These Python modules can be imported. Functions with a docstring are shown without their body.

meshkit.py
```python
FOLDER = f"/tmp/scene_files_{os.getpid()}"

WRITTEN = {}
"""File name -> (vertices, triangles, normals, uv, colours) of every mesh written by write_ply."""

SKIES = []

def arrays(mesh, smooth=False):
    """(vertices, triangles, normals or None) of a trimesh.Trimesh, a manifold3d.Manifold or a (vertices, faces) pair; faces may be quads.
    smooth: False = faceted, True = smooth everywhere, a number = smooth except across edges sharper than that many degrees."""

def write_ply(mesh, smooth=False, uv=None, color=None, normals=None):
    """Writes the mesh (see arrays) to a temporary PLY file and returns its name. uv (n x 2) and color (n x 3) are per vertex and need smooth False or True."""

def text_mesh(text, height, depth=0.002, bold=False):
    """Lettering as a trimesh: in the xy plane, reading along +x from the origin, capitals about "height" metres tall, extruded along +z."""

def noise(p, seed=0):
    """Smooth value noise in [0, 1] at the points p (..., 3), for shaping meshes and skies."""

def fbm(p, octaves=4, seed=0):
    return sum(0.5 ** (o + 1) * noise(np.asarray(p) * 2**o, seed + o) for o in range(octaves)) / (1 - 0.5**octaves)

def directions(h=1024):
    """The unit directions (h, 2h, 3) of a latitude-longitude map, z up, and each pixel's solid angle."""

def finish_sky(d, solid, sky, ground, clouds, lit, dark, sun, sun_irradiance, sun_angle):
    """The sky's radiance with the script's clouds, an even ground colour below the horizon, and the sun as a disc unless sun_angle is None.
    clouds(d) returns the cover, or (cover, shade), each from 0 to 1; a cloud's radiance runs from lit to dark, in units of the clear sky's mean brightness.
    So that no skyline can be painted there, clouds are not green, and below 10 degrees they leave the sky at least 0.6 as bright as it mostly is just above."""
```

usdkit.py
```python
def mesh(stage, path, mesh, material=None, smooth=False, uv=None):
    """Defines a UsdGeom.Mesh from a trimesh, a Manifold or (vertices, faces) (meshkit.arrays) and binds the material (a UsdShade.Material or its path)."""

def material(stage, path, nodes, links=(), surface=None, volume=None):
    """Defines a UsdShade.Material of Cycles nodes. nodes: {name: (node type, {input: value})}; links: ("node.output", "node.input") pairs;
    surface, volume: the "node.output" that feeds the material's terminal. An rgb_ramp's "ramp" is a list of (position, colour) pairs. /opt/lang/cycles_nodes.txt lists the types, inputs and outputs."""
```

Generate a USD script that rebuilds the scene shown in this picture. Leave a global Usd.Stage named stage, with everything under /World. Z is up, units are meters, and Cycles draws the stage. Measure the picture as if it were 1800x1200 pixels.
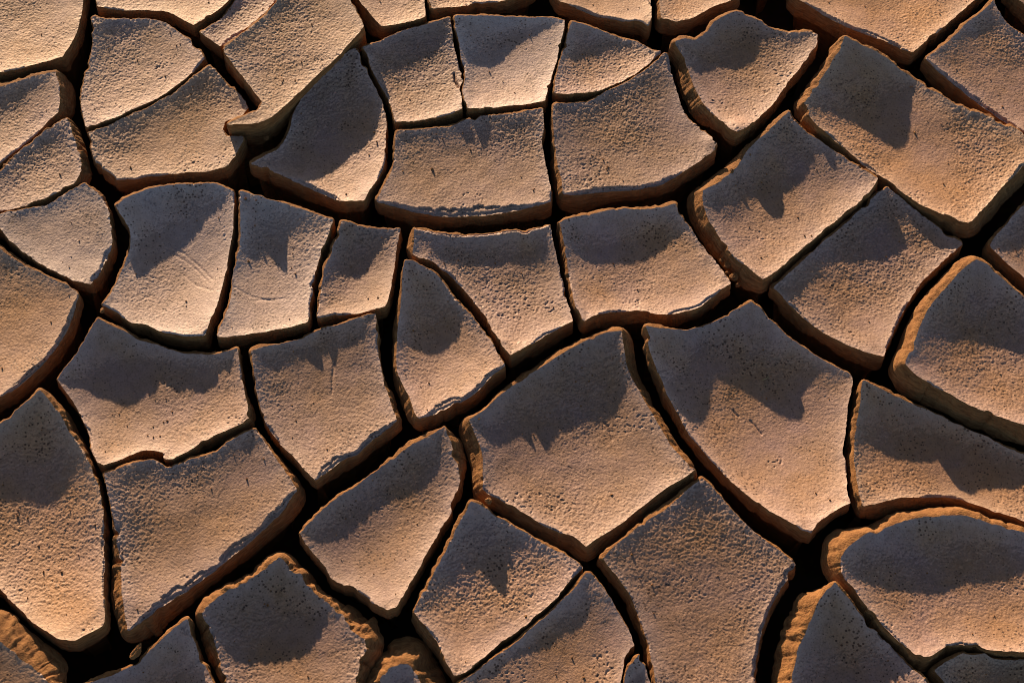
import math, numpy as np, trimesh, shapely, usdkit, meshkit
from shapely.geometry import Polygon
from scipy.spatial import Delaunay, cKDTree
from pxr import Usd, UsdGeom, UsdLux, UsdShade, Gf, Sdf, Vt

stage = Usd.Stage.CreateInMemory()
UsdGeom.SetStageUpAxis(stage, UsdGeom.Tokens.z)
UsdGeom.SetStageMetersPerUnit(stage, 1.0)
UsdGeom.Xform.Define(stage, '/World'); UsdGeom.Scope.Define(stage, '/World/Looks')

# ---------------------------------------------------------------- camera
TILT, DIST, FOCAL = math.radians(28.0), 3.0, 60.0
EXPOSURE = 1.4
CAM = np.array([0, -DIST * math.sin(TILT), DIST * math.cos(TILT)])
RIGHT = np.array([1.0, 0, 0]); UP = np.array([0, math.cos(TILT), math.sin(TILT)]); BACK = np.array([0, -math.sin(TILT), math.cos(TILT)])
cam = UsdGeom.Camera.Define(stage, '/World/camera')
cam.CreateFocalLengthAttr(FOCAL); cam.CreateHorizontalApertureAttr(36.0); cam.CreateVerticalApertureAttr(36.0 * 682 / 1024)
cam.CreateClippingRangeAttr(Gf.Vec2f(0.05, 1000.0)); cam.CreateExposureAttr(EXPOSURE)
M4 = np.eye(4); M4[0, :3], M4[1, :3], M4[2, :3], M4[3, :3] = RIGHT, UP, BACK, CAM
cam.AddTransformOp().Set(Gf.Matrix4d(*M4.ravel().tolist()))

# ---------------------------------------------------------------- sky and sun
SUN_ELEV = math.radians(9.0)
SUN_ROT = math.atan2(-0.40, 1.13)
SUN_DIR = np.array([math.sin(SUN_ROT) * math.cos(SUN_ELEV), math.cos(SUN_ROT) * math.cos(SUN_ELEV), math.sin(SUN_ELEV)])
sky = UsdLux.DomeLight.Define(stage, '/World/sky')
sky.GetPrim().SetCustomDataByKey('kind', 'structure')
skym = usdkit.material(stage, '/World/Looks/sky_material', {
    's': ('sky_texture', {'sky_type': 'single_scattering', 'sun_disc': False, 'sun_elevation': SUN_ELEV, 'sun_rotation': SUN_ROT, 'air_density': 0.6, 'aerosol_density': 1.0}),
    'b': ('background_shader', {'strength': 0.05})}, [('s.color', 'b.color')], surface='b.background')
UsdShade.MaterialBindingAPI.Apply(sky.GetPrim()).Bind(skym)
sun = UsdLux.DistantLight.Define(stage, '/World/sun')
sun.CreateNormalizeAttr(True); sun.CreateIntensityAttr(1.25); sun.CreateAngleAttr(0.5); sun.CreateColorAttr(Gf.Vec3f(1.0, 0.75, 0.49))
zx = SUN_DIR; xx = np.cross([0, 0, 1.0], zx); xx /= np.linalg.norm(xx); yx = np.cross(zx, xx)
S4 = np.eye(4); S4[0, :3], S4[1, :3], S4[2, :3] = xx, yx, zx
sun.AddTransformOp().Set(Gf.Matrix4d(*S4.ravel().tolist()))

# ---------------------------------------------------------------- materials
def crust_material(name, dark, mid, light, dust):
    return usdkit.material(stage, '/World/Looks/' + name, {
        'g': ('geometry', {}), 'o': ('object_info', {}),
        'rim': ('attribute', {'attribute': 'rim'}),
        'n1': ('noise_texture', {'scale': 7.0, 'detail': 6.0, 'roughness': 0.62}),
        'n2': ('noise_texture', {'scale': 70.0, 'detail': 6.0, 'roughness': 0.65}),
        'n3': ('noise_texture', {'scale': 300.0, 'detail': 3.0, 'roughness': 0.6}),
        'nm': ('noise_texture', {'scale': 14.0, 'detail': 2.0}), 'nc': ('map_range', {'from_min': 0.42, 'from_max': 0.68, 'to_min': 0.09, 'to_max': 0.30, 'clamp': True}),
        'v2': ('voronoi_texture', {'scale': 150.0, 'randomness': 1.0}), 'sd': ('math', {'math_type': 'less_than'}), 'ss': ('mix_color', {'blend_type': 'multiply', 'b': (0.30, 0.25, 0.22)}),
        'mp': ('mapping', {'rotation': (0, 0, 0.33), 'scale': (0.9, 1.0, 1.0)}),
        'nb': ('noise_texture', {'scale': 260.0, 'detail': 5.0, 'roughness': 0.68}),
        'vo': ('voronoi_texture', {'scale': 210.0, 'randomness': 1.0}),
        'r1': ('rgb_ramp', {'ramp': [(0.33, light), (0.50, mid), (0.66, dark)]}),
        'r2': ('rgb_ramp', {'ramp': [(0.25, (0.74, 0.72, 0.70)), (0.55, (1.0, 1.0, 1.0)), (0.8, (1.12, 1.1, 1.08))]}),
        'm2': ('mix_color', {'blend_type': 'multiply', 'fac': 0.9}),
        'r3': ('rgb_ramp', {'ramp': [(0.30, (0.48, 0.45, 0.43)), (0.45, (0.97, 0.97, 0.97)), (0.75, (1.15, 1.15, 1.15))]}),
        'm3': ('mix_color', {'blend_type': 'multiply', 'fac': 0.75}),
        'rn': ('math', {'math_type': 'multiply', 'value2': 0.8}),
        'rk': ('math', {'math_type': 'multiply', 'value2': 1.15, 'use_clamp': True}),
        'md': ('mix_color', {'b': dust}),
        'sp': ('math', {'math_type': 'multiply_add', 'value2': 0.24, 'value3': 0.88}),
        'sv': ('hsv', {}),
        'vh': ('map_range', {'from_min': 0.0, 'from_max': 0.35, 'to_min': 0.0, 'to_max': 1.0, 'clamp': True}),
        'b1': ('bump', {'strength': 0.35, 'distance': 0.003}),
        'b2': ('bump', {'strength': 0.12, 'distance': 0.0012}),
        'p': ('principled_bsdf', {'roughness': 0.62, 'specular_ior_level': 0.35, 'diffuse_roughness': 0.0}),
    }, [('g.position', 'n1.vector'), ('g.position', 'n2.vector'), ('g.position', 'n3.vector'), ('g.position', 'mp.vector'), ('mp.vector', 'nb.vector'), ('mp.vector', 'vo.vector'),
        ('n1.fac', 'r1.fac'), ('n2.fac', 'r2.fac'), ('n3.fac', 'r3.fac'),
        ('r1.color', 'm2.a'), ('r2.color', 'm2.b'), ('m2.result', 'md.a'),
        ('rim.fac', 'rn.value1'), ('n2.fac', 'rk.value1'), ('rk.value', 'rn.value2'), ('rn.value', 'md.fac'),
        ('md.result', 'm3.a'), ('r3.color', 'm3.b'),
        ('g.position', 'nm.vector'), ('nm.fac', 'nc.value'), ('mp.vector', 'v2.vector'), ('v2.distance', 'sd.value1'), ('nc.result', 'sd.value2'), ('sd.value', 'ss.fac'), ('m3.result', 'ss.a'),
        ('o.random', 'sp.value1'), ('sp.value', 'sv.value'), ('ss.result', 'sv.color'),
        ('nb.fac', 'b1.height'), ('vo.distance', 'vh.value'), ('vh.result', 'b2.height'), ('b1.normal', 'b2.normal'),
        ('b2.normal', 'p.normal'), ('sv.color', 'p.base_color')], surface='p.BSDF')

CRUST = crust_material('dried_crust', (0.315, 0.165, 0.078), (0.300, 0.173, 0.112), (0.288, 0.174, 0.146), (0.42, 0.305, 0.265))
CRUST_GOLD = crust_material('golden_crust', (0.350, 0.176, 0.074), (0.330, 0.178, 0.098), (0.305, 0.176, 0.130), (0.44, 0.312, 0.235))
CRUST_PALE = crust_material('pale_crust', (0.340, 0.212, 0.150), (0.360, 0.242, 0.196), (0.362, 0.258, 0.232), (0.47, 0.375, 0.34))
def soil_material(name, dark, light, scale, bump, st):
    return usdkit.material(stage, '/World/Looks/' + name, {
        'g': ('geometry', {}), 'mp': ('mapping', {'scale': st}),
        'n1': ('noise_texture', {'scale': scale, 'detail': 6.0, 'roughness': 0.62}),
        'n2': ('noise_texture', {'scale': 380.0, 'detail': 4.0, 'roughness': 0.6}),
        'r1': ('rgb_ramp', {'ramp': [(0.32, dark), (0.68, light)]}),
        'b1': ('bump', {'strength': bump, 'distance': 0.003}), 'b2': ('bump', {'strength': 0.35, 'distance': 0.003}),
        'p': ('principled_bsdf', {'roughness': 0.85, 'specular_ior_level': 0.15, 'diffuse_roughness': 0.6}),
    }, [('g.position', 'mp.vector'), ('mp.vector', 'n1.vector'), ('g.position', 'n2.vector'), ('n1.fac', 'r1.fac'), ('n2.fac', 'b1.height'), ('n1.fac', 'b2.height'),
        ('b1.normal', 'b2.normal'), ('b2.normal', 'p.normal'), ('r1.color', 'p.base_color')], surface='p.BSDF')
EDGE = soil_material('broken_edge_soil', (0.170, 0.066, 0.021), (0.370, 0.178, 0.060), 55.0, 0.9, (1, 1, 6))
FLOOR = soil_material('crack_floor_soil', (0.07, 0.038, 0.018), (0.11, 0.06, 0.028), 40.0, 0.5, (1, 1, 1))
TWIG = soil_material('dry_straw', (0.30, 0.20, 0.09), (0.45, 0.32, 0.16), 200.0, 0.2, (1, 1, 1))

# ---------------------------------------------------------------- helpers
def ground(px, z):
    """picture points (of the 1800 x 1200 survey photograph) -> ground points at height z"""
    px = np.asarray(px, float); k = 36.0 / 1800 / FOCAL
    d = (px[:, :1] - 900) * k * RIGHT + (600 - px[:, 1:2]) * k * UP - BACK
    return (CAM + d * ((np.asarray(z) - CAM[2]) / d[:, 2])[:, None])[:, :2]

def spline(p, step):
    """closed outline through p: smooth, but sharp where it turns by more than 38 degrees"""
    p = np.asarray(p, float); n = len(p); a = np.roll(p, 1, 0); b = np.roll(p, -1, 0)
    u, v = p - a, b - p; lu, lv = np.linalg.norm(u, axis=1), np.linalg.norm(v, axis=1)
    sharp = (u * v).sum(1) < math.cos(math.radians(38)) * lu * lv
    out = []
    for i in range(n):
        j = (i + 1) % n; L = lv[i]
        ti = v[i] / L if sharp[i] else (u[i] / lu[i] * lv[i] + v[i] / lv[i] * lu[i]) / (lu[i] + lv[i])
        tj = v[i] / L if sharp[j] else (u[j] / lu[j] * lv[j] + v[j] / lv[j] * lu[j]) / (lu[j] + lv[j])
        t = np.arange(0, 1, min(0.5, step / L))[:, None]
        out.append((2*t**3 - 3*t**2 + 1) * p[i] + (t**3 - 2*t**2 + t) * L * ti + (3*t**2 - 2*t**3) * p[j] + (t**3 - t**2) * L * tj)
    return np.vstack(out)

def resample(ring, h):
    ring = np.vstack([ring, ring[:1]]); s = np.r_[0, np.cumsum(np.linalg.norm(np.diff(ring, axis=0), axis=1))]
    n = max(12, int(s[-1] / h)); t = np.arange(n) * s[-1] / n
    return np.stack([np.interp(t, s, ring[:, k]) for k in (0, 1)], 1), t

def nz(x, y, z, w, seed=0): return meshkit.noise(np.stack([x / w, y / w, np.broadcast_to(z / w, np.shape(x))], -1), seed) - 0.5

counts = {}
def numbered(parent, name):
    k = counts.get((parent, name), 0); counts[(parent, name)] = k + 1
    return f'{parent}/{name}' + (f'_{k:03d}' if k else '')
def thing(name, label, cat, loc, group=None):
    x = UsdGeom.Xform.Define(stage, numbered('/World', name)); x.AddTranslateOp().Set(Gf.Vec3d(*map(float, loc)))
    tag(x.GetPrim(), label, cat, group); return str(x.GetPath())
def tag(pr, label, cat, group=None):
    pr.SetCustomDataByKey('label', label); pr.SetCustomDataByKey('category', cat)
    if group: pr.SetCustomDataByKey('group', group)
def obj(name, mesh, mat, parent='/World', smooth=True, rim=None):
    m = usdkit.mesh(stage, numbered(parent, name), mesh, mat, smooth)
    if rim is not None:
        UsdGeom.PrimvarsAPI(m).CreatePrimvar('rim', Sdf.ValueTypeNames.FloatArray, 'vertex').Set(Vt.FloatArray.FromNumpy(rim.astype(np.float32)))
    return m

# ---------------------------------------------------------------- a curled mud plate
GAPS = {'tree': None, 'owner': None}
class Plate:
    def __init__(s, pts, label='', **o):
        s.o, s.label = o, label
        s.px = np.array([tuple(map(float, q.split(','))) for q in pts.split()]) if isinstance(pts, str) else None
        if s.px is None: s.fit(np.asarray(pts)); s.ring = s.finish(np.asarray(pts)); s.fit(s.ring); return
        dense = spline(s.px, 3.0); s.dense = dense
        z = np.zeros(len(dense))
        for _ in range(4):
            xy = ground(dense, z); s.fit(xy); z = s.height(xy, np.zeros(len(xy)))
        s.ring = s.finish(xy); s.fit(s.ring)
    def finish(s, xy):
        p = Polygon(xy).buffer(0)
        k = s.o.get('round', 0.0025); p = p.buffer(-k).buffer(2 * k).buffer(-k)
        if p.geom_type != 'Polygon': p = max(p.geoms, key=lambda g: g.area)
        r, t = resample(np.array(shapely.geometry.polygon.orient(p).exterior.coords)[:-1], s.o.get('h', 0.0016))
        tn = np.roll(r, -1, 0) - np.roll(r, 1, 0); nn = np.stack([tn[:, 1], -tn[:, 0]], 1); nn /= np.linalg.norm(nn, axis=1)[:, None]
        k = s.o.get('ragged', 1.0)
        off = k * (0.0022 * nz(r[:, 0], r[:, 1], 0, 0.014, 3) + 0.0014 * nz(r[:, 0], r[:, 1], 0, 0.005, 4)) + 0.003 * nz(r[:, 0], r[:, 1], 0, 0.05, 5) - 0.006 * np.clip((nz(r[:, 0], r[:, 1], 0, 0.024, 6) - 0.30) * 5, 0, 1)
        q = Polygon(r + nn * off[:, None]).buffer(0)
        if q.geom_type != 'Polygon': q = max(q.geoms, key=lambda g: g.area)
        return resample(np.array(shapely.geometry.polygon.orient(q).exterior.coords)[:-1], s.o.get('h', 0.0016))[0]
    def fit(s, ring):
        poly = Polygon(ring).buffer(0); s.area = poly.area; s.c = np.array(poly.centroid.coords[0]); r = math.sqrt(s.area / math.pi)
        q, _ = resample(ring, 0.006); d = q - s.c
        cov = d.T @ d / len(d); w, V = np.linalg.eigh(cov); s.V, s.w = V, np.sqrt(w * 2)
        # a little rounder than the outline, as a drying sheet bends more across than along
        m = np.sqrt(s.w[0] * s.w[1]); s.w = s.w ** 0.8 * m ** 0.2
        u = d @ s.V / s.w; s.norm = 1 / np.mean((u ** 2).sum(1))
        s.H = r * 0.70 * s.o.get('k', 0.2); s.zc = s.o.get('zr', 0.0) - s.H
    def height(s, P, d):
        u = (P - s.c) @ s.V / s.w; q = (u ** 2).sum(1) * s.norm
        q = np.where(q > 1.2, 1.2 + (q - 1.2) * 0.55, q)
        z = s.zc + s.H * (0.86 * q + 0.14 * np.exp(-d / 0.018))
        tx, ty = s.o.get('tilt', (0, 0)); z = z + (P[:, 0] - s.c[0]) * tx + (P[:, 1] - s.c[1]) * ty
        for (x, y, dz, rad) in s.o.get('lift', ()):
            w = ground([[x, y]], [0.0])[0]; z = z + 0.65 * dz * np.exp(-((P - w) ** 2).sum(1) / (rad * 1e-3) ** 2)
        return z
    def build(s):
        h = s.o.get('h', 0.0016); ring = s.ring; poly = Polygon(ring); n = len(ring)
        x0, y0, x1, y1 = poly.bounds; g = h * 1.08
        gx, gy = np.meshgrid(np.arange(x0, x1, g), np.arange(y0, y1, g * 0.866)); gx[1::2] += g / 2
        rng = np.random.default_rng(int(abs(s.c[0]) * 1e4 + abs(s.c[1]) * 3e3)); G = np.stack([gx.ravel(), gy.ravel()], 1); G += rng.uniform(-0.18, 0.18, G.shape) * g
        G = G[shapely.contains_xy(poly, G[:, 0], G[:, 1])]
        kd = cKDTree(ring); d = kd.query(G)[0]; G, d = G[d > 0.6 * h], d[d > 0.6 * h]
        P = np.vstack([ring, G]); d = np.r_[np.zeros(n), d]
        f = Delaunay(P).simplices; c = P[f].mean(1)
        f = f[shapely.contains_xy(poly, c[:, 0], c[:, 1])]
        a, b, cc = P[f[:, 0]], P[f[:, 1]], P[f[:, 2]]; ar = (b[:, 0]-a[:, 0])*(cc[:, 1]-a[:, 1]) - (b[:, 1]-a[:, 1])*(cc[:, 0]-a[:, 0])
        f = np.where((ar < 0)[:, None], f[:, ::-1], f); f = f[np.abs(ar) > 1e-10]
        s.grain = 0.65 + 0.7 * rng.random(); z = s.height(P, d); x, y = P[:, 0], P[:, 1]
        # fine relief: rain-beaten grain drawn out along one direction, shallow swells, pits in clusters, crumbly rim
        ca, sa = math.cos(-0.33), math.sin(-0.33); rx, ry = (x * ca + y * sa) * 0.5, -x * sa + y * ca
        if h < 0.004:
            rg = 0.5 + 0.9 * np.clip(0.5 + 2.2 * nz(x, y, 0.77, 0.11, 20), 0, 1)
            z = z + rg * s.grain * (0.0005 * nz(rx * 1.5, ry, 0.2, 0.0034, 11) + 0.0010 * nz(rx * 2.0, ry, 0.7, 0.0017, 12))
            m = np.clip((nz(x, y, 0.31, 0.075, 14) - 0.24) * 9, 0, 1)
            z = z - 0.0014 * m * np.clip((nz(x, y, 0.9, 0.0032, 15) - 0.20) * 7, 0, 1)
            z = z - 0.0012 * np.clip((nz(rx * 1.6, ry, 0.55, 0.0030, 16) - 0.37) * 10, 0, 1)
            z = z + s.o.get('ragged', 1.0) * 0.0008 * np.exp(-d / 0.005) * (nz(x, y, 0.1, 0.006, 17) + 0.5 * nz(x, y, 0.4, 0.0035, 18))
        z = z + 0.0030 * nz(x, y, 0.0, 0.08, 13) + 0.0008 * nz(x, y, 0.0, 0.025, 19)
        for (line, dep, wid) in s.o.get('grooves', ()):
            q = np.array([tuple(map(float, k.split(','))) for k in line.split()]); q = ground(q, np.full(len(q), s.zc + 0.4 * s.H))
            q = np.vstack([q[i] + (q[i+1] - q[i]) * np.linspace(0, 1, 40)[:, None] for i in range(len(q) - 1)])
            gd = cKDTree(q).query(P)[0]; z = z - 1e-3 * dep * np.exp(-(gd / (1e-3 * wid)) ** 2)
        # thin layers of the crust stepping down at the edge
        step = np.zeros(len(P)); near = kd.query(P)[1]
        arcs = np.zeros(n)
        for (ax, ay, bx, by, wid) in s.o.get('layers', ()):
            zr = s.zc + s.H; e = ground([[ax, ay], [bx, by]], [zr, zr]); i, j = kd.query(e)[1]
            k = np.arange(n); fw = (j - i) % n
            if fw > n / 2: i, fw = j, n - fw
            t = ((k - i) % n) / max(fw, 1); arcs = np.where(t < 1, np.maximum(arcs, 0.001 * wid * np.clip(np.minimum(t, 1 - t) * 6, 0, 1)), arcs)
        rr = ring
        base = 0.0045 * np.clip(nz(rr[:, 0], rr[:, 1], 0, 0.06, 21) * 5 - 1.0, 0, 1) if h < 0.004 else np.zeros(n)
        t0 = np.roll(rr, -4, 0) - np.roll(rr, 4, 0); t0 /= np.maximum(np.linalg.norm(t0, axis=1), 1e-9)[:, None]
        lee = np.clip(0.6 - 1.6 * (t0[:, 1] * SUN_DIR[0] - t0[:, 0] * SUN_DIR[1]), 0, 1); base = base * lee   # thin layers survive on the sheltered rims
        wob = 1 + 1.1 * nz(rr[:, 0], rr[:, 1], 0, 0.03, 22) + 0.6 * nz(rr[:, 0], rr[:, 1], 0, 0.008, 23)
        w1 = (base + arcs) * wob; w2 = np.maximum(0, arcs * (0.62 + 0.8 * nz(rr[:, 0], rr[:, 1], 0, 0.022, 24))) * (0.6 + 0.4 * wob)
        z = z - 0.0022 * (d < w1[near]) - 0.0022 * ((d < w2[near]) & (w2[near] > 0.002))
        # the broken side: wider towards its foot, where there is room in the crack
        tn = np.roll(ring, -3, 0) - np.roll(ring, 3, 0); nn = np.stack([tn[:, 1], -tn[:, 0]], 1); nn /= np.maximum(np.linalg.norm(nn, axis=1), 1e-9)[:, None]
        ker = np.hanning(11); ker /= ker.sum()
        nn = np.stack([np.convolve(np.r_[nn[-5:, k], nn[:, k], nn[:5, k]], ker, 'valid') for k in (0, 1)], 1)
        if GAPS['tree'] is not None:
            dd, ii = GAPS['tree'].query(ring, k=80); own = GAPS['owner'][ii] == s.idx
            gap = np.where(own, 1.0, dd).min(1)
        else: gap = np.full(n, 0.03)
        gap = np.minimum(gap, 0.07)
        gk = np.hanning(25); gk /= gk.sum(); gap = np.minimum(gap, np.convolve(np.r_[gap[-12:], gap, gap[:12]], gk, 'valid'))
        fl = np.full(n, s.o.get('flare', 0.08)); hard = np.maximum(s.o.get('cap', 0.49), 0.0) * np.ones(n)
        for (ax, ay, rad, val) in s.o.get('foot', ()):
            w = ground([[ax, ay]], [0.0])[0]; g = np.exp(-(((ring - w) ** 2).sum(1) / (rad * 1e-3) ** 2) ** 1.5)
            fl = fl + (val - fl) * g; hard = np.maximum(hard, (val + 0.05) * g)
        F = gap * fl; flat = np.clip((fl - 0.15) * 5, 0, 1) * 0.7
        zr = z[:n]; V = []; cor = s.o.get('comb', 0.35)
        Th = s.o.get('thick', 0.037) * (1 + 0.5 * nz(ring[:, 0], ring[:, 1], 0, 0.09, 30) + 0.25 * nz(ring[:, 0], ring[:, 1], 0, 0.02, 35))
        # down the broken side to the foot of the slab, then back underneath it, where it has lifted off its bed
        T = [(0, 0), (.03, .1), (.07, .18), (.13, .28), (.21, .4), (.31, .53), (.43, .66), (.57, .78), (.72, .88), (.88, .97), (1.0, 1.0), (1.03, .93), (1.2, .4), (2.0, 0)]
        face = np.clip(nn @ SUN_DIR[:2] / np.linalg.norm(SUN_DIR[:2]) + 0.1, 0, 1)
        cham = np.minimum(0.35 * gap, 0.007 * face * np.clip(0.75 + 1.6 * nz(ring[:, 0], ring[:, 1], 0, 0.05, 36) + 0.5 * nz(ring[:, 0], ring[:, 1], 0, 0.009, 37), 0.15, 2)) * (h < 0.004)
        zz_drop = lambda Th, t: Th * t
        for i, (t, fo) in enumerate(T):
            if t < 1: fo = fo + (t - fo) * flat
            zz = zr - Th * t
            o = F * fo + np.minimum(cham, zz_drop(Th, t) / 0.6) - (0.03 if i == 13 else 0.012 if i == 12 else 0)
            if 0 < i < 12:
                o = o + (0.0035 * nz(ring[:, 0], ring[:, 1], zz, 0.02, 31) + 0.0016 * nz(ring[:, 0], ring[:, 1], zz, 0.006, 32)) * min(1, i / 3) \
                    + (1 - 0.5 * flat) * cor * (0.0026 * nz(ring[:, 0], ring[:, 1], zz * 0.35, 0.0055, 33) + 0.0034 * nz(ring[:, 0], ring[:, 1], zz * 0.6, 0.015, 38)) * min(1, i / 3) + 0.0012 * nz(zz * 0 + 1, zz * 0, zz, 0.004, 34) * (i > 1)
                o = np.minimum(np.maximum(o, 0.0002 * i), np.maximum(hard * gap, 0.0004 * i))
            if i == 13: zz = np.full(n, -0.185)
            W = ring + nn * o[:, None]
            if 0 < i < 12: zz = zz + flat * min(1, i / 3) * s.o.get('rough', 1.0) * (0.006 * nz(W[:, 0], W[:, 1], 0.3, 0.013, 44) + 0.004 * nz(W[:, 0], W[:, 1], 0.6, 0.0055, 45))
            V.append(np.column_stack([W, zz]))
        V = np.vstack(V); k = np.arange(n); k2 = (k + 1) % n; F2 = []
        for i in range(len(T) - 1):
            a, b = i * n, (i + 1) * n
            F2 += [np.stack([a + k, b + k, b + k2], 1), np.stack([a + k, b + k2, a + k2], 1)]
        return np.column_stack([P, z]), f, np.exp(-d / 0.017), V, np.vstack(F2)

# ---------------------------------------------------------------- the plates of the photograph
GROUP = 'curled mud plates of the cracked lake bed'
PLATES = []
def plate(pts, label, **o): PLATES.append(Plate(pts, label, **o))
plate('147,-2 142,30 133,63 110,100 67,112 0,128 -70,142 -130,60 -110,-90 30,-140 150,-110', 'large sunlit plate cut by the top left corner of the photo', k=0.12, tone='gold')
plate('168,-3 171,11 213,17 267,19 293,21 317,32 340,44 367,28 387,14 402,0 425,-45 380,-110 250,-125 165,-90', 'sunlit plate at the top edge, its bowed lower rim above the fan-shaped pair', k=0.15, tone='gold')
plate('352,56 367,47 393,28 414,0 445,-60 520,-60 484,0 467,20 443,40 417,61 403,72 387,81', 'narrow strip of a plate joined by a hairline crack to the hooked plate', k=0.12)
plate('389,85 413,117 437,147 453,170 460,180 455,191 433,203 400,217 400,220 427,217 457,215 480,205 500,188 533,155 567,123 600,92 620,70 641,46 633,30 620,8 612,-10 585,-70 530,-75 488,0 470,22 446,43 420,64 405,75', 'long plate whose lower end narrows into a thin hooked tip pointing left', k=0.1, zr=0.018, round=0.0008, thick=0.05, tone='gold')
plate('160,28 187,32 217,32 247,32 270,33 290,40 310,55 333,72 353,92 362,102 347,120 320,143 293,163 263,180 233,193 200,208 173,217 153,223 147,207 142,182 145,160 152,123 160,97 163,67', 'fan-shaped plate, upper of the pair split by a curved crack at upper left', ragged=1.4, k=0.13)
plate('370,112 393,140 417,163 433,182 438,190 425,203 396,214 392,228 398,239 428,241 413,273 400,293 367,300 333,303 293,307 253,311 205,315 187,300 167,283 160,263 162,247 155,232 187,222 217,208 250,195 283,177 317,157 343,133', 'wide plate lying under the hooked tip, with a straight lower rim', ragged=1.4, k=0.11, tone='gold')
plate('-80,170 0,154 33,143 67,132 98,125 101,140 104,160 105,185 103,197 90,207 67,230 33,260 0,287 -60,340 -120,270', 'small plate at the left edge with a broad brown broken side on its right', flare=0.6, k=0.14)
plate('-60,350 0,300 20,282 47,257 73,237 97,218 117,206 122,220 130,240 137,267 142,287 140,307 135,315 113,330 93,343 67,355 33,365 0,371 -40,376', 'wedge-shaped plate at the left edge with a ribbed crumbling right side', ragged=2.0, comb=1.0, flare=0.6, k=0.1, rough=1.8)
plate('-20,388 0,375 33,369 67,361 100,348 130,332 148,322 165,335 182,352 192,370 195,393 197,410 195,430 187,450 177,473 162,500 140,495 113,485 83,468 57,453 30,435 13,417 0,403', 'triangular plate at the left with a rough crumbled upper right corner', ragged=1.6, layers=[(195,430,162,500,5)], k=0.1, tone='pale')
plate('-60,400 0,436 17,450 40,465 67,478 97,493 130,510 137,516 132,540 123,567 110,593 93,617 73,640 50,663 23,685 0,697 -80,740 -160,640 -150,480', 'large plate at the left edge with a long curved layered right rim', layers=[(137,520,0,697,7)], k=0.13, tone='gold', grooves=[('118,590 96,620 60,655 25,680',1.2,1.6)])
plate('203,360 227,345 253,335 287,327 320,323 353,322 383,324 411,337 411,380 410,400 405,433 398,467 393,493 388,513 380,540 370,563 360,588 333,590 307,587 283,582 257,570 230,566 207,550 180,535 197,513 213,480 223,457 230,433 226,402 214,382', 'bowl-like plate with a large pointed shadow and faint curved scratches', grooves=[('285,425 320,440 350,465 372,490',0.7,2.2),('300,440 335,462 365,492',0.6,2),('320,478 345,500 375,512',0.6,2)], k=0.22, lift=[(212,362,0.008,40),], tone='pale')
plate('422,335 457,345 490,355 523,365 560,377 587,386 582,400 573,423 563,447 555,473 548,513 543,543 542,565 530,569 493,577 450,585 407,590 381,591 390,567 402,537 408,513 410,487 417,447 422,420 422,400 422,370', 'plate between the two near-vertical cracks right of the scratched bowl, with a long finger-like shadow', grooves=[('412,505 440,520 480,528',0.6,2),('450,527 500,523',0.5,2)], k=0.2, lift=[(462,347,0.015,16),], tone='pale')
plate('600,388 597,400 588,427 580,450 570,473 567,497 563,523 558,556 587,552 633,550 660,543 678,539 683,520 690,483 695,450 700,417 704,402 680,402 650,400 620,393', 'small squarish plate at the right end of the bowl row', k=0.22)
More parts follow.
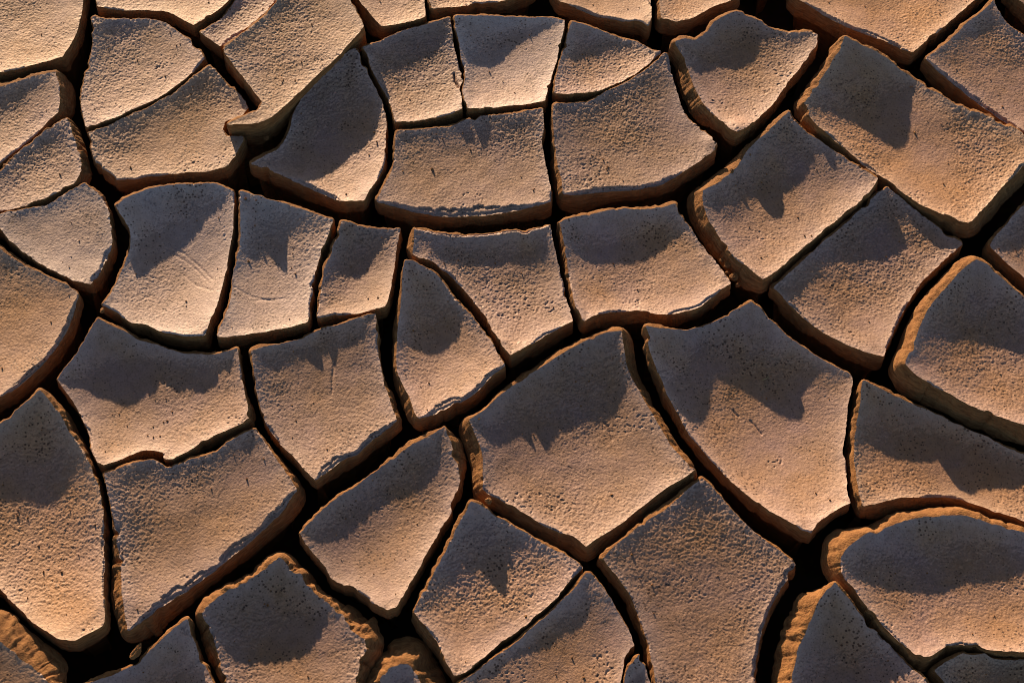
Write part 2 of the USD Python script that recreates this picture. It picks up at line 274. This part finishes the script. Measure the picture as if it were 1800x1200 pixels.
plate('625,87 613,92 600,104 580,123 553,143 533,167 523,187 515,203 510,220 500,247 487,263 467,273 438,287 467,297 500,310 520,320 550,333 573,343 600,352 640,353 650,333 667,307 675,287 677,260 678,233 680,220 678,207 673,183 663,160 650,137 640,117 633,100', 'crescent-sided plate forming the left end of the big oval, peaked at its top', layers=[(500,310,600,352,5)], k=0.19)
plate('637,84 667,72 700,58 733,47 767,37 790,31 793,45 796,65 801,87 805,107 810,128 812,143 807,152 809,168 812,191 787,200 760,207 727,213 694,214 690,197 683,177 673,157 663,140 653,120 647,100', 'upper left plate of the big oval, with a forked small crack on its right rim', grooves=[('806,156 800,144 798,130',7,1.6)], k=0.21)
plate('800,28 833,27 867,27 900,29 933,31 967,32 993,36 990,60 983,87 977,110 970,133 967,147 962,160 958,177 933,183 900,187 860,190 822,190 819,178 814,160 817,145 817,127 810,103 805,73 801,48', 'squarish top middle plate of the big oval', k=0.22, tone='pale')
plate('1005,37 1023,43 1043,50 1067,58 1093,67 1117,72 1137,82 1150,90 1165,88 1150,103 1127,123 1100,140 1073,152 1053,160 1033,163 1007,165 975,163 975,147 980,127 987,100 993,77 1000,53', 'pointed upper right plate of the big oval, beside the dark hole', k=0.18)
plate('975,183 1007,182 1037,177 1053,168 1073,157 1100,145 1127,128 1150,110 1168,92 1175,97 1178,113 1183,143 1193,173 1200,192 1217,213 1240,233 1266,250 1257,263 1233,280 1217,292 1200,302 1167,320 1133,328 1093,332 1050,335 1013,340 990,340 985,310 980,287 977,263 973,233 972,213 973,193', 'broad lower right plate of the big oval, with a pale rim along its lower edge', layers=[(990,340,1200,302,7)], k=0.095, lift=[(1264,250,0.012,22),], foot=[(986,310,70,0.5),])
plate('700,230 733,228 767,225 793,223 813,213 833,208 867,203 900,200 927,195 954,190 955,220 953,250 958,277 963,300 968,327 970,354 940,362 907,368 867,375 817,379 767,378 733,372 700,363 663,353 672,333 683,310 691,287 693,257 697,237', 'wide lower middle plate of the big oval, with a curved rim of several thin layers', layers=[(663,353,970,354,10)], k=0.1)
plate('628,-2 645,18 660,35 672,45 700,41 727,35 748,29 747,15 745,-5 730,-90 650,-100 600,-60', 'small sunlit plate cut by the top edge right of the hooked plate', k=0.18, foot=[(645,25,40,0.4),], tone='gold')
plate('753,-2 757,7 760,14 800,12 850,6 893,0 940,-20 950,-110 850,-150 755,-110', 'thin sliver of a plate at the top edge above the big oval', k=0.18, foot=[(755,8,25,0.5),], tone='gold')
plate('970,-12 980,0 1000,8 1023,18 1050,28 1077,33 1103,38 1120,36 1140,46 1143,40 1143,-2 1140,-100 1040,-130 970,-90', 'sunlit plate at the top edge with a thick dark side above the pointed oval plate', layers=[(1000,8,1110,38,4)], k=0.18, tone='gold')
plate('1157,-3 1160,20 1163,33 1175,35 1185,38 1200,35 1213,33 1233,23 1257,12 1287,0 1315,-40 1290,-110 1200,-120 1155,-80', 'small sunlit plate at the top edge just above the dark hole', k=0.18, foot=[(1155,25,30,0.5),], tone='gold')
plate('1188,74 1200,68 1222,70 1237,60 1253,43 1273,28 1293,20 1310,22 1333,33 1353,47 1373,55 1400,57 1430,57 1438,61 1435,77 1420,100 1403,123 1383,150 1363,177 1340,200 1320,217 1300,230 1295,232 1277,222 1257,205 1237,183 1223,160 1213,133 1205,110 1195,88', 'shield-shaped plate with a humped top rim and a cluster of pits', ragged=1.5, k=0.21, zr=0.006, lift=[(1297,230,0.012,22),], foot=[(1205,150,90,0.6),])
plate('1395,-10 1407,0 1420,7 1440,20 1467,35 1500,50 1533,63 1567,75 1593,87 1605,91 1630,72 1657,50 1683,27 1713,0 1755,-50 1700,-130 1560,-160 1420,-110', 'large sunlit plate at the top edge coming to a point at its lower right', layers=[(1420,7,1600,89,6)], lift=[(1500,50,0.008,60)], k=0.15, tone='gold')
plate('1747,-2 1730,17 1700,40 1667,70 1647,87 1627,101 1647,120 1667,137 1690,157 1717,177 1740,193 1767,213 1800,232 1860,262 1920,190 1880,100 1800,62 1780,50 1767,37 1755,17', 'plate at the upper right edge with a long layered lower left side', layers=[(1627,101,1800,232,6)], k=0.13)
plate('1775,-20 1788,-3 1805,12 1850,40 1930,20 1900,-80 1800,-90', 'sliver of a plate in the top right corner, mostly its dark side', k=0.18, tone='gold')
plate('1484,64 1510,77 1533,88 1560,103 1583,122 1610,140 1643,160 1673,177 1700,192 1727,200 1753,210 1780,223 1800,235 1830,252 1800,290 1773,317 1747,347 1723,373 1703,393 1680,387 1647,373 1620,360 1593,343 1567,323 1540,305 1510,283 1483,260 1457,237 1433,217 1420,200 1412,181 1420,167 1440,143 1460,113 1477,87', 'largest plate at upper right, with a dark square-cornered shadow and a bright left side', flare=0.35, ragged=1.3, k=0.19, zr=0.012, cap=0.6, lift=[(1487,64,0.016,70),(1610,125,-0.012,70)], tone='gold')
plate('1387,194 1367,213 1347,233 1330,250 1313,267 1298,290 1288,300 1273,313 1260,322 1234,334 1237,360 1245,383 1255,400 1270,427 1290,450 1317,472 1341,493 1373,470 1400,447 1430,420 1452,400 1463,393 1487,373 1507,357 1527,337 1544,313 1527,305 1500,288 1473,270 1447,252 1420,233 1400,213', 'long slanting plate with a saw-toothed shadow in the right half', flare=0.5, k=0.19, zr=0.006)
plate('1560,329 1580,347 1600,363 1620,380 1640,393 1667,410 1692,427 1673,445 1653,463 1633,483 1613,507 1597,530 1583,553 1573,577 1565,600 1553,626 1527,620 1497,608 1467,595 1440,578 1413,558 1390,535 1373,518 1358,506 1377,488 1400,467 1427,442 1450,422 1473,403 1490,388 1510,370 1533,350 1548,337', 'slanting plate below the saw-toothed shadow one, coming to a point at the bottom', k=0.15)
plate('1810,350 1780,378 1763,400 1747,420 1741,432 1750,442 1763,457 1780,472 1800,488 1850,530 1930,500 1920,380 1860,300', 'tip of a plate at the right edge, pointing left into a crossing of cracks', k=0.18)
plate('1716,455 1693,473 1670,497 1650,517 1633,540 1622,563 1612,587 1602,610 1593,639 1610,657 1630,670 1657,685 1687,702 1720,718 1750,730 1780,740 1800,746 1880,770 1900,640 1840,560 1800,522 1787,510 1767,493 1750,480 1733,463', 'plate at the right edge with a bright curved orange left side', flare=0.55, k=0.2, zr=0.015, cap=0.6, lift=[(1717,458,0.012,35),])
plate('1518,668 1540,677 1567,690 1587,702 1610,713 1637,723 1667,737 1693,750 1723,762 1753,777 1780,790 1800,798 1880,830 1920,900 1870,940 1800,915 1780,908 1750,900 1717,888 1683,877 1650,873 1613,873 1583,875 1557,880 1533,885 1517,889 1510,867 1507,843 1503,820 1502,767 1507,733 1513,700', 'long plate at the right edge above the big curved crack, pitted at its end', k=0.22, foot=[(1506,780,120,0.6),], tone='gold')
plate('1320,530 1313,535 1290,547 1267,560 1240,572 1217,578 1173,577 1135,572 1137,593 1143,617 1153,643 1167,677 1180,707 1200,740 1213,763 1230,783 1243,800 1267,827 1293,853 1323,878 1353,898 1387,917 1413,932 1427,938 1433,923 1453,908 1477,893 1496,884 1493,877 1488,850 1487,820 1483,798 1487,760 1490,720 1495,683 1500,662 1477,647 1447,632 1417,613 1393,597 1370,577 1350,557 1333,537', 'large kite-shaped plate right of centre with a peaked top corner', k=0.245, lift=[(1140,577,0.013,45),(1320,534,0.010,45),(1232,577,-0.008,40)], grooves=[('1321,734 1330,745 1340,758',2.2,1.6),('1290,715 1293,722 1299,727',1.8,1.5)])
plate('825,737 840,728 853,720 880,693 907,673 933,655 967,633 1000,613 1033,597 1067,585 1092,581 1097,613 1103,640 1117,673 1130,703 1147,730 1163,757 1183,787 1197,803 1222,825 1205,838 1180,852 1147,875 1113,902 1080,927 1053,943 1030,962 1022,953 1005,940 987,935 957,922 927,905 900,890 877,875 860,868 848,858 848,833 847,800 838,770 830,750', 'large five-sided plate at centre with a broad dark band of shadow', ragged=0.6, flare=0.5, k=0.2, grooves=[('1062,738 1072,752 1076,770',1.6,1.6)])
plate('980,390 1000,382 1033,377 1067,370 1093,367 1120,368 1147,367 1187,357 1195,375 1205,390 1213,400 1227,420 1243,443 1267,470 1286,498 1270,508 1250,523 1227,538 1200,547 1167,552 1133,548 1107,546 1077,547 1050,552 1025,563 1023,555 1013,537 1005,507 998,473 993,440 988,410', 'four-sided plate right of centre with a wavy dark lower side', ragged=1.3, k=0.21, foot=[(1000,490,95,0.45),])
plate('728,402 773,407 813,412 853,410 893,407 933,403 966,394 973,427 980,457 988,493 997,530 1007,564 980,577 953,593 927,608 897,624 880,600 863,573 847,547 827,523 803,497 780,475 763,462 740,453 725,447', 'plate in the middle narrowing downwards, split from its left neighbour by a curved crack', ragged=1.2, layers=[(728,402,966,394,4)], k=0.23, foot=[(728,425,30,0.5),])
plate('712,456 723,457 743,467 760,477 780,497 800,523 820,547 840,570 857,593 873,617 888,641 867,657 847,677 827,695 800,710 767,725 737,735 733,733 723,707 710,680 700,653 697,627 698,593 702,557 705,520 708,483', 'pear-shaped plate left of centre with a blunt shadow and a layered lower rim', layers=[(885,643,737,735,6)], k=0.27, foot=[(712,690,65,0.40),(703,540,90,0.26)])
plate('440,616 467,608 500,600 533,593 547,585 567,577 600,570 620,562 643,553 662,550 663,580 663,607 668,640 673,667 682,693 690,717 699,739 680,753 660,768 640,783 627,797 610,803 590,818 570,833 554,846 533,823 513,800 493,783 477,760 465,737 457,710 450,687 445,653', 'plate left of centre with a peeling dark lower right edge', layers=[(699,739,554,846,7)], k=0.16, foot=[(690,700,50,0.35),], grooves=[('587,636 584,660 583,690',1.0,1.8)])
plate('172,560 193,570 220,582 247,597 277,605 310,618 343,622 387,620 417,612 423,640 428,667 432,693 437,720 441,735 413,750 383,763 350,780 317,798 300,806 290,805 283,795 267,790 233,798 200,812 175,820 163,795 157,767 147,740 133,713 118,693 101,667 117,643 137,617 150,593 163,570', 'five-sided plate at left with a two-toothed shadow and a notch in its lower edge', k=0.23, foot=[(435,720,30,0.4),])
plate('70,684 43,707 20,727 0,743 -60,790 -130,880 -60,1000 0,1038 20,1057 43,1080 67,1100 93,1117 113,1125 133,1123 160,1112 181,1098 183,1033 183,940 177,873 173,853 160,820 150,800 137,777 123,760 113,743 100,720', 'very large plate at the lower left edge with a pale upturned rounded bottom rim', ragged=1.3, k=0.23, foot=[(120,740,80,0.42),], tone='gold')
plate('182,831 207,822 233,813 260,808 273,808 283,815 293,821 307,818 333,808 360,800 387,787 400,777 433,760 449,752 467,777 480,797 497,823 523,862 510,877 493,900 473,920 450,940 427,960 400,983 370,1008 340,1030 307,1050 277,1070 253,1087 224,1108 218,1067 213,1033 210,1000 205,960 202,927 197,897 190,867', 'large plate at lower left with a long pale peeling lower right rim', layers=[(523,862,224,1108,10)], ragged=1.2, k=0.1, foot=[(205,1020,95,0.75),(503,830,65,0.45)])
plate('781,748 760,763 733,777 710,793 673,820 650,837 620,857 597,872 573,890 550,910 527,936 547,967 567,990 580,1010 600,1025 623,1030 643,1047 663,1063 680,1071 695,1066 717,1030 737,997 757,963 777,927 793,897 802,867 807,843 803,817 800,798 790,770', 'plate below centre left with a small pointed shadow and a crumbly lower edge', ragged=1.6, k=0.21, foot=[(797,785,45,0.5),])
plate('828,880 833,882 853,890 867,903 893,917 920,933 947,950 973,963 1000,978 1028,995 1010,1013 993,1033 970,1057 947,1077 920,1100 893,1120 867,1140 840,1163 817,1180 798,1188 783,1163 773,1137 760,1117 743,1097 726,1075 740,1047 757,1017 773,987 790,953 803,923 817,900', 'plate at bottom centre with a single sharp spike of shadow', ragged=1.2, k=0.17, lift=[(832,884,0.016,20),], foot=[(770,1000,120,0.25),])
plate('1031,1005 1038,1006 1053,1023 1070,1047 1083,1070 1097,1093 1110,1117 1116,1134 1102,1150 1096,1170 1090,1200 1080,1260 960,1300 830,1260 800,1215 810,1198 827,1187 853,1167 883,1143 913,1122 940,1100 967,1077 990,1053 1010,1030', 'plate cut by the bottom edge, right of the spike-shadowed one', k=0.15)
plate('1124,1147 1110,1160 1103,1177 1098,1200 1098,1240 1125,1270 1155,1240 1142,1200 1133,1170', 'tiny dark sliver of a plate at the bottom edge beside the arched crack', k=0.3)
plate('1235,839 1213,857 1167,897 1133,918 1100,943 1073,963 1057,981 1073,1000 1090,1020 1107,1047 1120,1077 1133,1110 1142,1140 1147,1167 1153,1200 1165,1260 1240,1300 1325,1260 1328,1200 1330,1150 1340,1103 1350,1080 1360,1057 1373,1033 1387,1013 1398,991 1377,973 1350,953 1323,930 1293,903 1267,873', 'large plate at bottom right of centre with a peaked top and dark pits low down', layers=[(1395,1000,1328,1200,4)], k=0.1, foot=[(1110,1060,120,0.22),])
plate('1477,987 1483,970 1500,953 1520,940 1547,932 1573,922 1600,913 1630,907 1660,905 1693,907 1727,915 1760,923 1787,933 1800,937 1880,970 1920,1060 1870,1140 1800,1145 1767,1144 1733,1140 1713,1133 1690,1131 1667,1133 1643,1147 1624,1156 1607,1147 1583,1127 1560,1107 1537,1083 1517,1057 1497,1030 1480,1007', 'large round-topped plate at the lower right with a glowing orange upper left side', flare=0.55, ragged=1.2, k=0.22, zr=0.015, cap=0.6)
plate('1468,1022 1453,1037 1440,1053 1430,1077 1420,1100 1410,1123 1403,1140 1397,1163 1393,1183 1390,1200 1385,1270 1480,1310 1650,1270 1630,1200 1607,1177 1583,1153 1560,1130 1533,1103 1510,1077 1490,1050', 'dark shaded plate at the bottom with a ribbed glowing orange left side', flare=0.48, comb=1.3, k=0.36, zr=0.012, cap=0.62, rough=1.3)
plate('1642,1177 1667,1160 1693,1148 1710,1152 1730,1148 1747,1157 1767,1158 1800,1158 1870,1165 1890,1250 1780,1300 1700,1260 1660,1198', 'plate tip in the bottom right corner with a wavy top rim', k=0.18, tone='gold')
plate('492,979 467,997 447,1013 417,1030 390,1047 367,1063 353,1077 363,1097 373,1120 382,1143 390,1167 400,1200 415,1270 520,1310 620,1270 627,1200 633,1175 643,1150 644,1122 617,1107 600,1080 580,1063 563,1050 547,1033 530,1013 510,997', 'plate at the bottom left with a peaked top and a crumbling light right rim', ragged=2.2, flare=0.55, k=0.25, foot=[(625,1090,55,0.65),(430,1025,80,0.35),(366,1120,90,0.65),], rough=1.6)
plate('329,1084 310,1100 290,1118 267,1140 247,1160 213,1180 150,1203 90,1240 120,1310 300,1320 390,1270 375,1200 363,1173 353,1150 337,1113', 'shaded plate cut by the bottom edge, left of the peaked crumbling one', k=0.28)
plate('-10,1122 20,1143 43,1163 67,1183 90,1205 120,1250 60,1320 -60,1300 -110,1200 -60,1110', 'shaded plate in the bottom left corner with a broad bright broken upper side', flare=0.8, ragged=2.0, k=0.12, zr=0.012, cap=0.8, tone='gold', rough=1.6)
plate('668,1205 672,1184 690,1172 703,1166 720,1174 732,1190 738,1220 728,1260 692,1275 666,1250', 'broken lump of mud standing in the wide hole at the bottom edge', flare=0.85, cap=0.85, ragged=3.0, k=0.3, rough=2.6)


# crack widths: how far each edge is from the next plate
allr = np.vstack([p.ring for p in PLATES]); GAPS['owner'] = np.concatenate([np.full(len(p.ring), i) for i, p in enumerate(PLATES)]); GAPS['tree'] = cKDTree(allr)
for i, p in enumerate(PLATES):
    p.idx = i; v, f, rim, wv, wf = p.build(); p.v = v
    base = np.array([p.c[0], p.c[1], -0.165])
    t = thing('mud_plate', p.label, 'mud plate', base, GROUP)
    obj('crust', (v - base, f), {'gold': CRUST_GOLD, 'pale': CRUST_PALE}.get(p.o.get('tone'), CRUST), t, True, rim)
    obj('broken_edge', (wv - base, wf), EDGE, t, True)

# ---------------------------------------------------------------- ground under the cracks and the mud flat around
def kind(m, k='structure'): m.GetPrim().SetCustomDataByKey('kind', k); return m
xs = np.concatenate([np.linspace(-60, -1.4, 14), np.arange(-1.36, 1.38, 0.02), np.linspace(1.42, 60, 14)])
ys = np.concatenate([np.linspace(-60, -1.2, 14), np.arange(-1.16, 1.38, 0.02), np.linspace(1.42, 60, 14)])
X, Y = np.meshgrid(xs, ys); Z = -0.165 + 0.02 * nz(X, Y, 0, 0.08, 41) + 0.01 * nz(X, Y, 0, 0.045, 42)
nx, ny = len(xs), len(ys); q = np.arange(nx * ny).reshape(ny, nx)
qf = np.stack([q[:-1, :-1].ravel(), q[:-1, 1:].ravel(), q[1:, 1:].ravel(), q[1:, :-1].ravel()], 1)
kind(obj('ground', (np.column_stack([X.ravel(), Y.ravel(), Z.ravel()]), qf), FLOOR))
taken = shapely.union_all([Polygon(p.ring).buffer(0.014) for p in PLATES] + [Polygon(ground([(-30, -30), (1830, -30), (1830, 1230), (-30, 1230)], np.zeros(4)))])
rng = np.random.default_rng(7); cells = []
gx, gy = np.meshgrid(np.arange(-3.0, 3.01, 0.25), np.arange(-2.6, 3.01, 0.25)); pts = np.stack([gx.ravel(), gy.ravel()], 1) + rng.uniform(-0.09, 0.09, (gx.size, 2))
vor = shapely.voronoi_polygons(shapely.MultiPoint(pts), extend_to=shapely.box(-3.1, -2.7, 3.1, 3.1))
fv, ff, frim, nv = [], [], [], 0; ev, ef, ne = [], [], 0
GAPS['tree'] = None
for g in vor.geoms:
    c = g.intersection(shapely.box(-2.9, -2.5, 2.9, 2.9)).difference(taken).buffer(-0.022).buffer(0.012)
    for c in getattr(c, 'geoms', [c]):
        if c.geom_type != 'Polygon' or c.area < 0.006 or c.buffer(-0.02).is_empty: continue
        p = Plate(np.array(c.exterior.coords)[:-1], h=0.009, flare=0.4); v, f, rim, wv, wf = p.build()
        fv.append(v); ff.append(f + nv); nv += len(v); frim.append(rim); ev.append(wv); ef.append(wf + ne); ne += len(wv)
kind(obj('mud_flat', (np.vstack(fv), np.vstack(ff)), CRUST, rim=np.concatenate(frim)))
kind(obj('mud_flat_edges', (np.vstack(ev), np.vstack(ef)), EDGE))

# ---------------------------------------------------------------- loose crumbs, a shard and a straw
def lump(seed, size, flat=0.75):
    m = trimesh.creation.icosphere(3); v = m.vertices * (1 + 0.55 * (meshkit.noise(m.vertices * 1.6 + seed * 7.3, seed)[:, None] - 0.5) + 0.35 * (meshkit.noise(m.vertices * 4 + seed, seed + 1)[:, None] - 0.5))
    r = np.random.default_rng(seed).uniform(0.7, 1.25, 3); return v * r * [1, 1, flat] * size / 2, m.faces
def crumb(x, y, z, size, label, seed, group=None, name='soil_crumb', cat='mud crumb'):
    xy = ground([[x, y]], [z])[0]; v, f = lump(seed, 0.75 * size)
    m = obj(name, (v, f), EDGE, smooth=True); UsdGeom.Xformable(m).AddTranslateOp().Set(Gf.Vec3d(float(xy[0]), float(xy[1]), z)); tag(m.GetPrim(), label, cat, group)
crumb(1216, 837, 0.002, 0.012, 'small lump wedged in the crack at the right tip of the five-sided centre plate', 3)
crumb(859, 880, 0.003, 0.013, 'small lit clod in the crack above the plate with the shadow spike', 5)
crumb(468, 243, -0.008, 0.012, 'tiny crumb in the dark hole under the hooked tip', 6)
crumb(180, 546, 0.004, 0.011, 'small dark crumb at the lower left corner of the scratched bowl plate', 8)
crumb(1286, 300, 0.001, 0.012, 'lit clod at the upper left rim of the saw-tooth shadowed plate', 12)
for i, (x, y, s_, w) in enumerate(((1268, 458, .009, 'uppermost'), (1279, 466, .013, 'second from the top'), (1278, 479, .008, 'middle'), (1289, 487, .015, 'largest'), (1297, 501, .009, 'lowest'))):
    crumb(x, y, -0.014, 1.25 * s_, f'orange crumb spilled in the crack right of centre, {w} of the row', 20 + i, 'orange crumbs spilled in the crack right of centre')
# upright shard on the rim of the shaded plate at bottom left
v, f = lump(31, 0.030); v = v * [0.36, 1.15, 0.55]; v[:, 0] *= 1 - 42 * np.clip(v[:, 1], -0.02, 0.02); v[:, 0] += 0.40 * v[:, 1]
xy = ground([[240, 1143]], [-0.004])[0]
m = obj('mud_shard', (v, f), EDGE); UsdGeom.Xformable(m).AddTranslateOp().Set(Gf.Vec3d(float(xy[0]), float(xy[1]), -0.006)); tag(m.GetPrim(), 'bright upright shard on the rim of the shaded plate at bottom left', 'mud shard')
pl = PLATES[33]; xy = ground([[1345, 665]], [-0.02])[0]; zt = float(pl.height(xy[None], np.array([0.1]))[0])
xy = ground([[1345, 665]], [zt])[0]
m3 = trimesh.creation.cylinder(0.0012, 0.013, sections=8).subdivide(); vv = np.array(m3.vertices); vv[:, 0] += 0.0015 * np.cos(vv[:, 2] * 200)
R = trimesh.transformations.euler_matrix(math.radians(90), 0, math.radians(-60))[:3, :3]
m = obj('straw_bit', (vv @ R.T, m3.faces), TWIG); UsdGeom.Xformable(m).AddTranslateOp().Set(Gf.Vec3d(float(xy[0]), float(xy[1]), zt + 0.0012)); tag(m.GetPrim(), 'tiny pale bit of straw lying in the shadow of the kite-shaped plate', 'straw')

# fine loose grains lying on the plates
rg = np.random.default_rng(11); gv, gf, k = [], [], 0
for p in PLATES:
    x0, y0, x1, y1 = Polygon(p.ring).bounds; poly = Polygon(p.ring).buffer(-0.008); kd = cKDTree(p.v[:, :2])
    cc = rg.uniform((x0, y0), (x1, y1), (3, 2))
    for _ in range(int(380 * p.area) + 2):
        q = cc[rg.integers(3)] + rg.normal(0, 0.035, 2) if rg.random() < 0.5 else rg.uniform((x0, y0), (x1, y1))
        if not shapely.contains_xy(poly, q[0], q[1]): continue
        z = float(p.v[kd.query(q)[1], 2]); r = rg.uniform(0.0008, 0.0018) * (1.5 if rg.random() < 0.08 else 1)
        m = trimesh.creation.icosphere(0); v = m.vertices * rg.uniform(0.6, 1.3, (12, 1)) * r * rg.uniform(0.7, 1.4, 3)
        gv.append(v + [q[0], q[1], z + 0.1 * r]); gf.append(m.faces + k); k += 12
kind(obj('grit', (np.vstack(gv), np.vstack(gf)), EDGE, smooth=False), 'stuff'); tag(stage.GetPrimAtPath('/World/grit'), 'fine loose grains of soil scattered over the plates', 'grit')
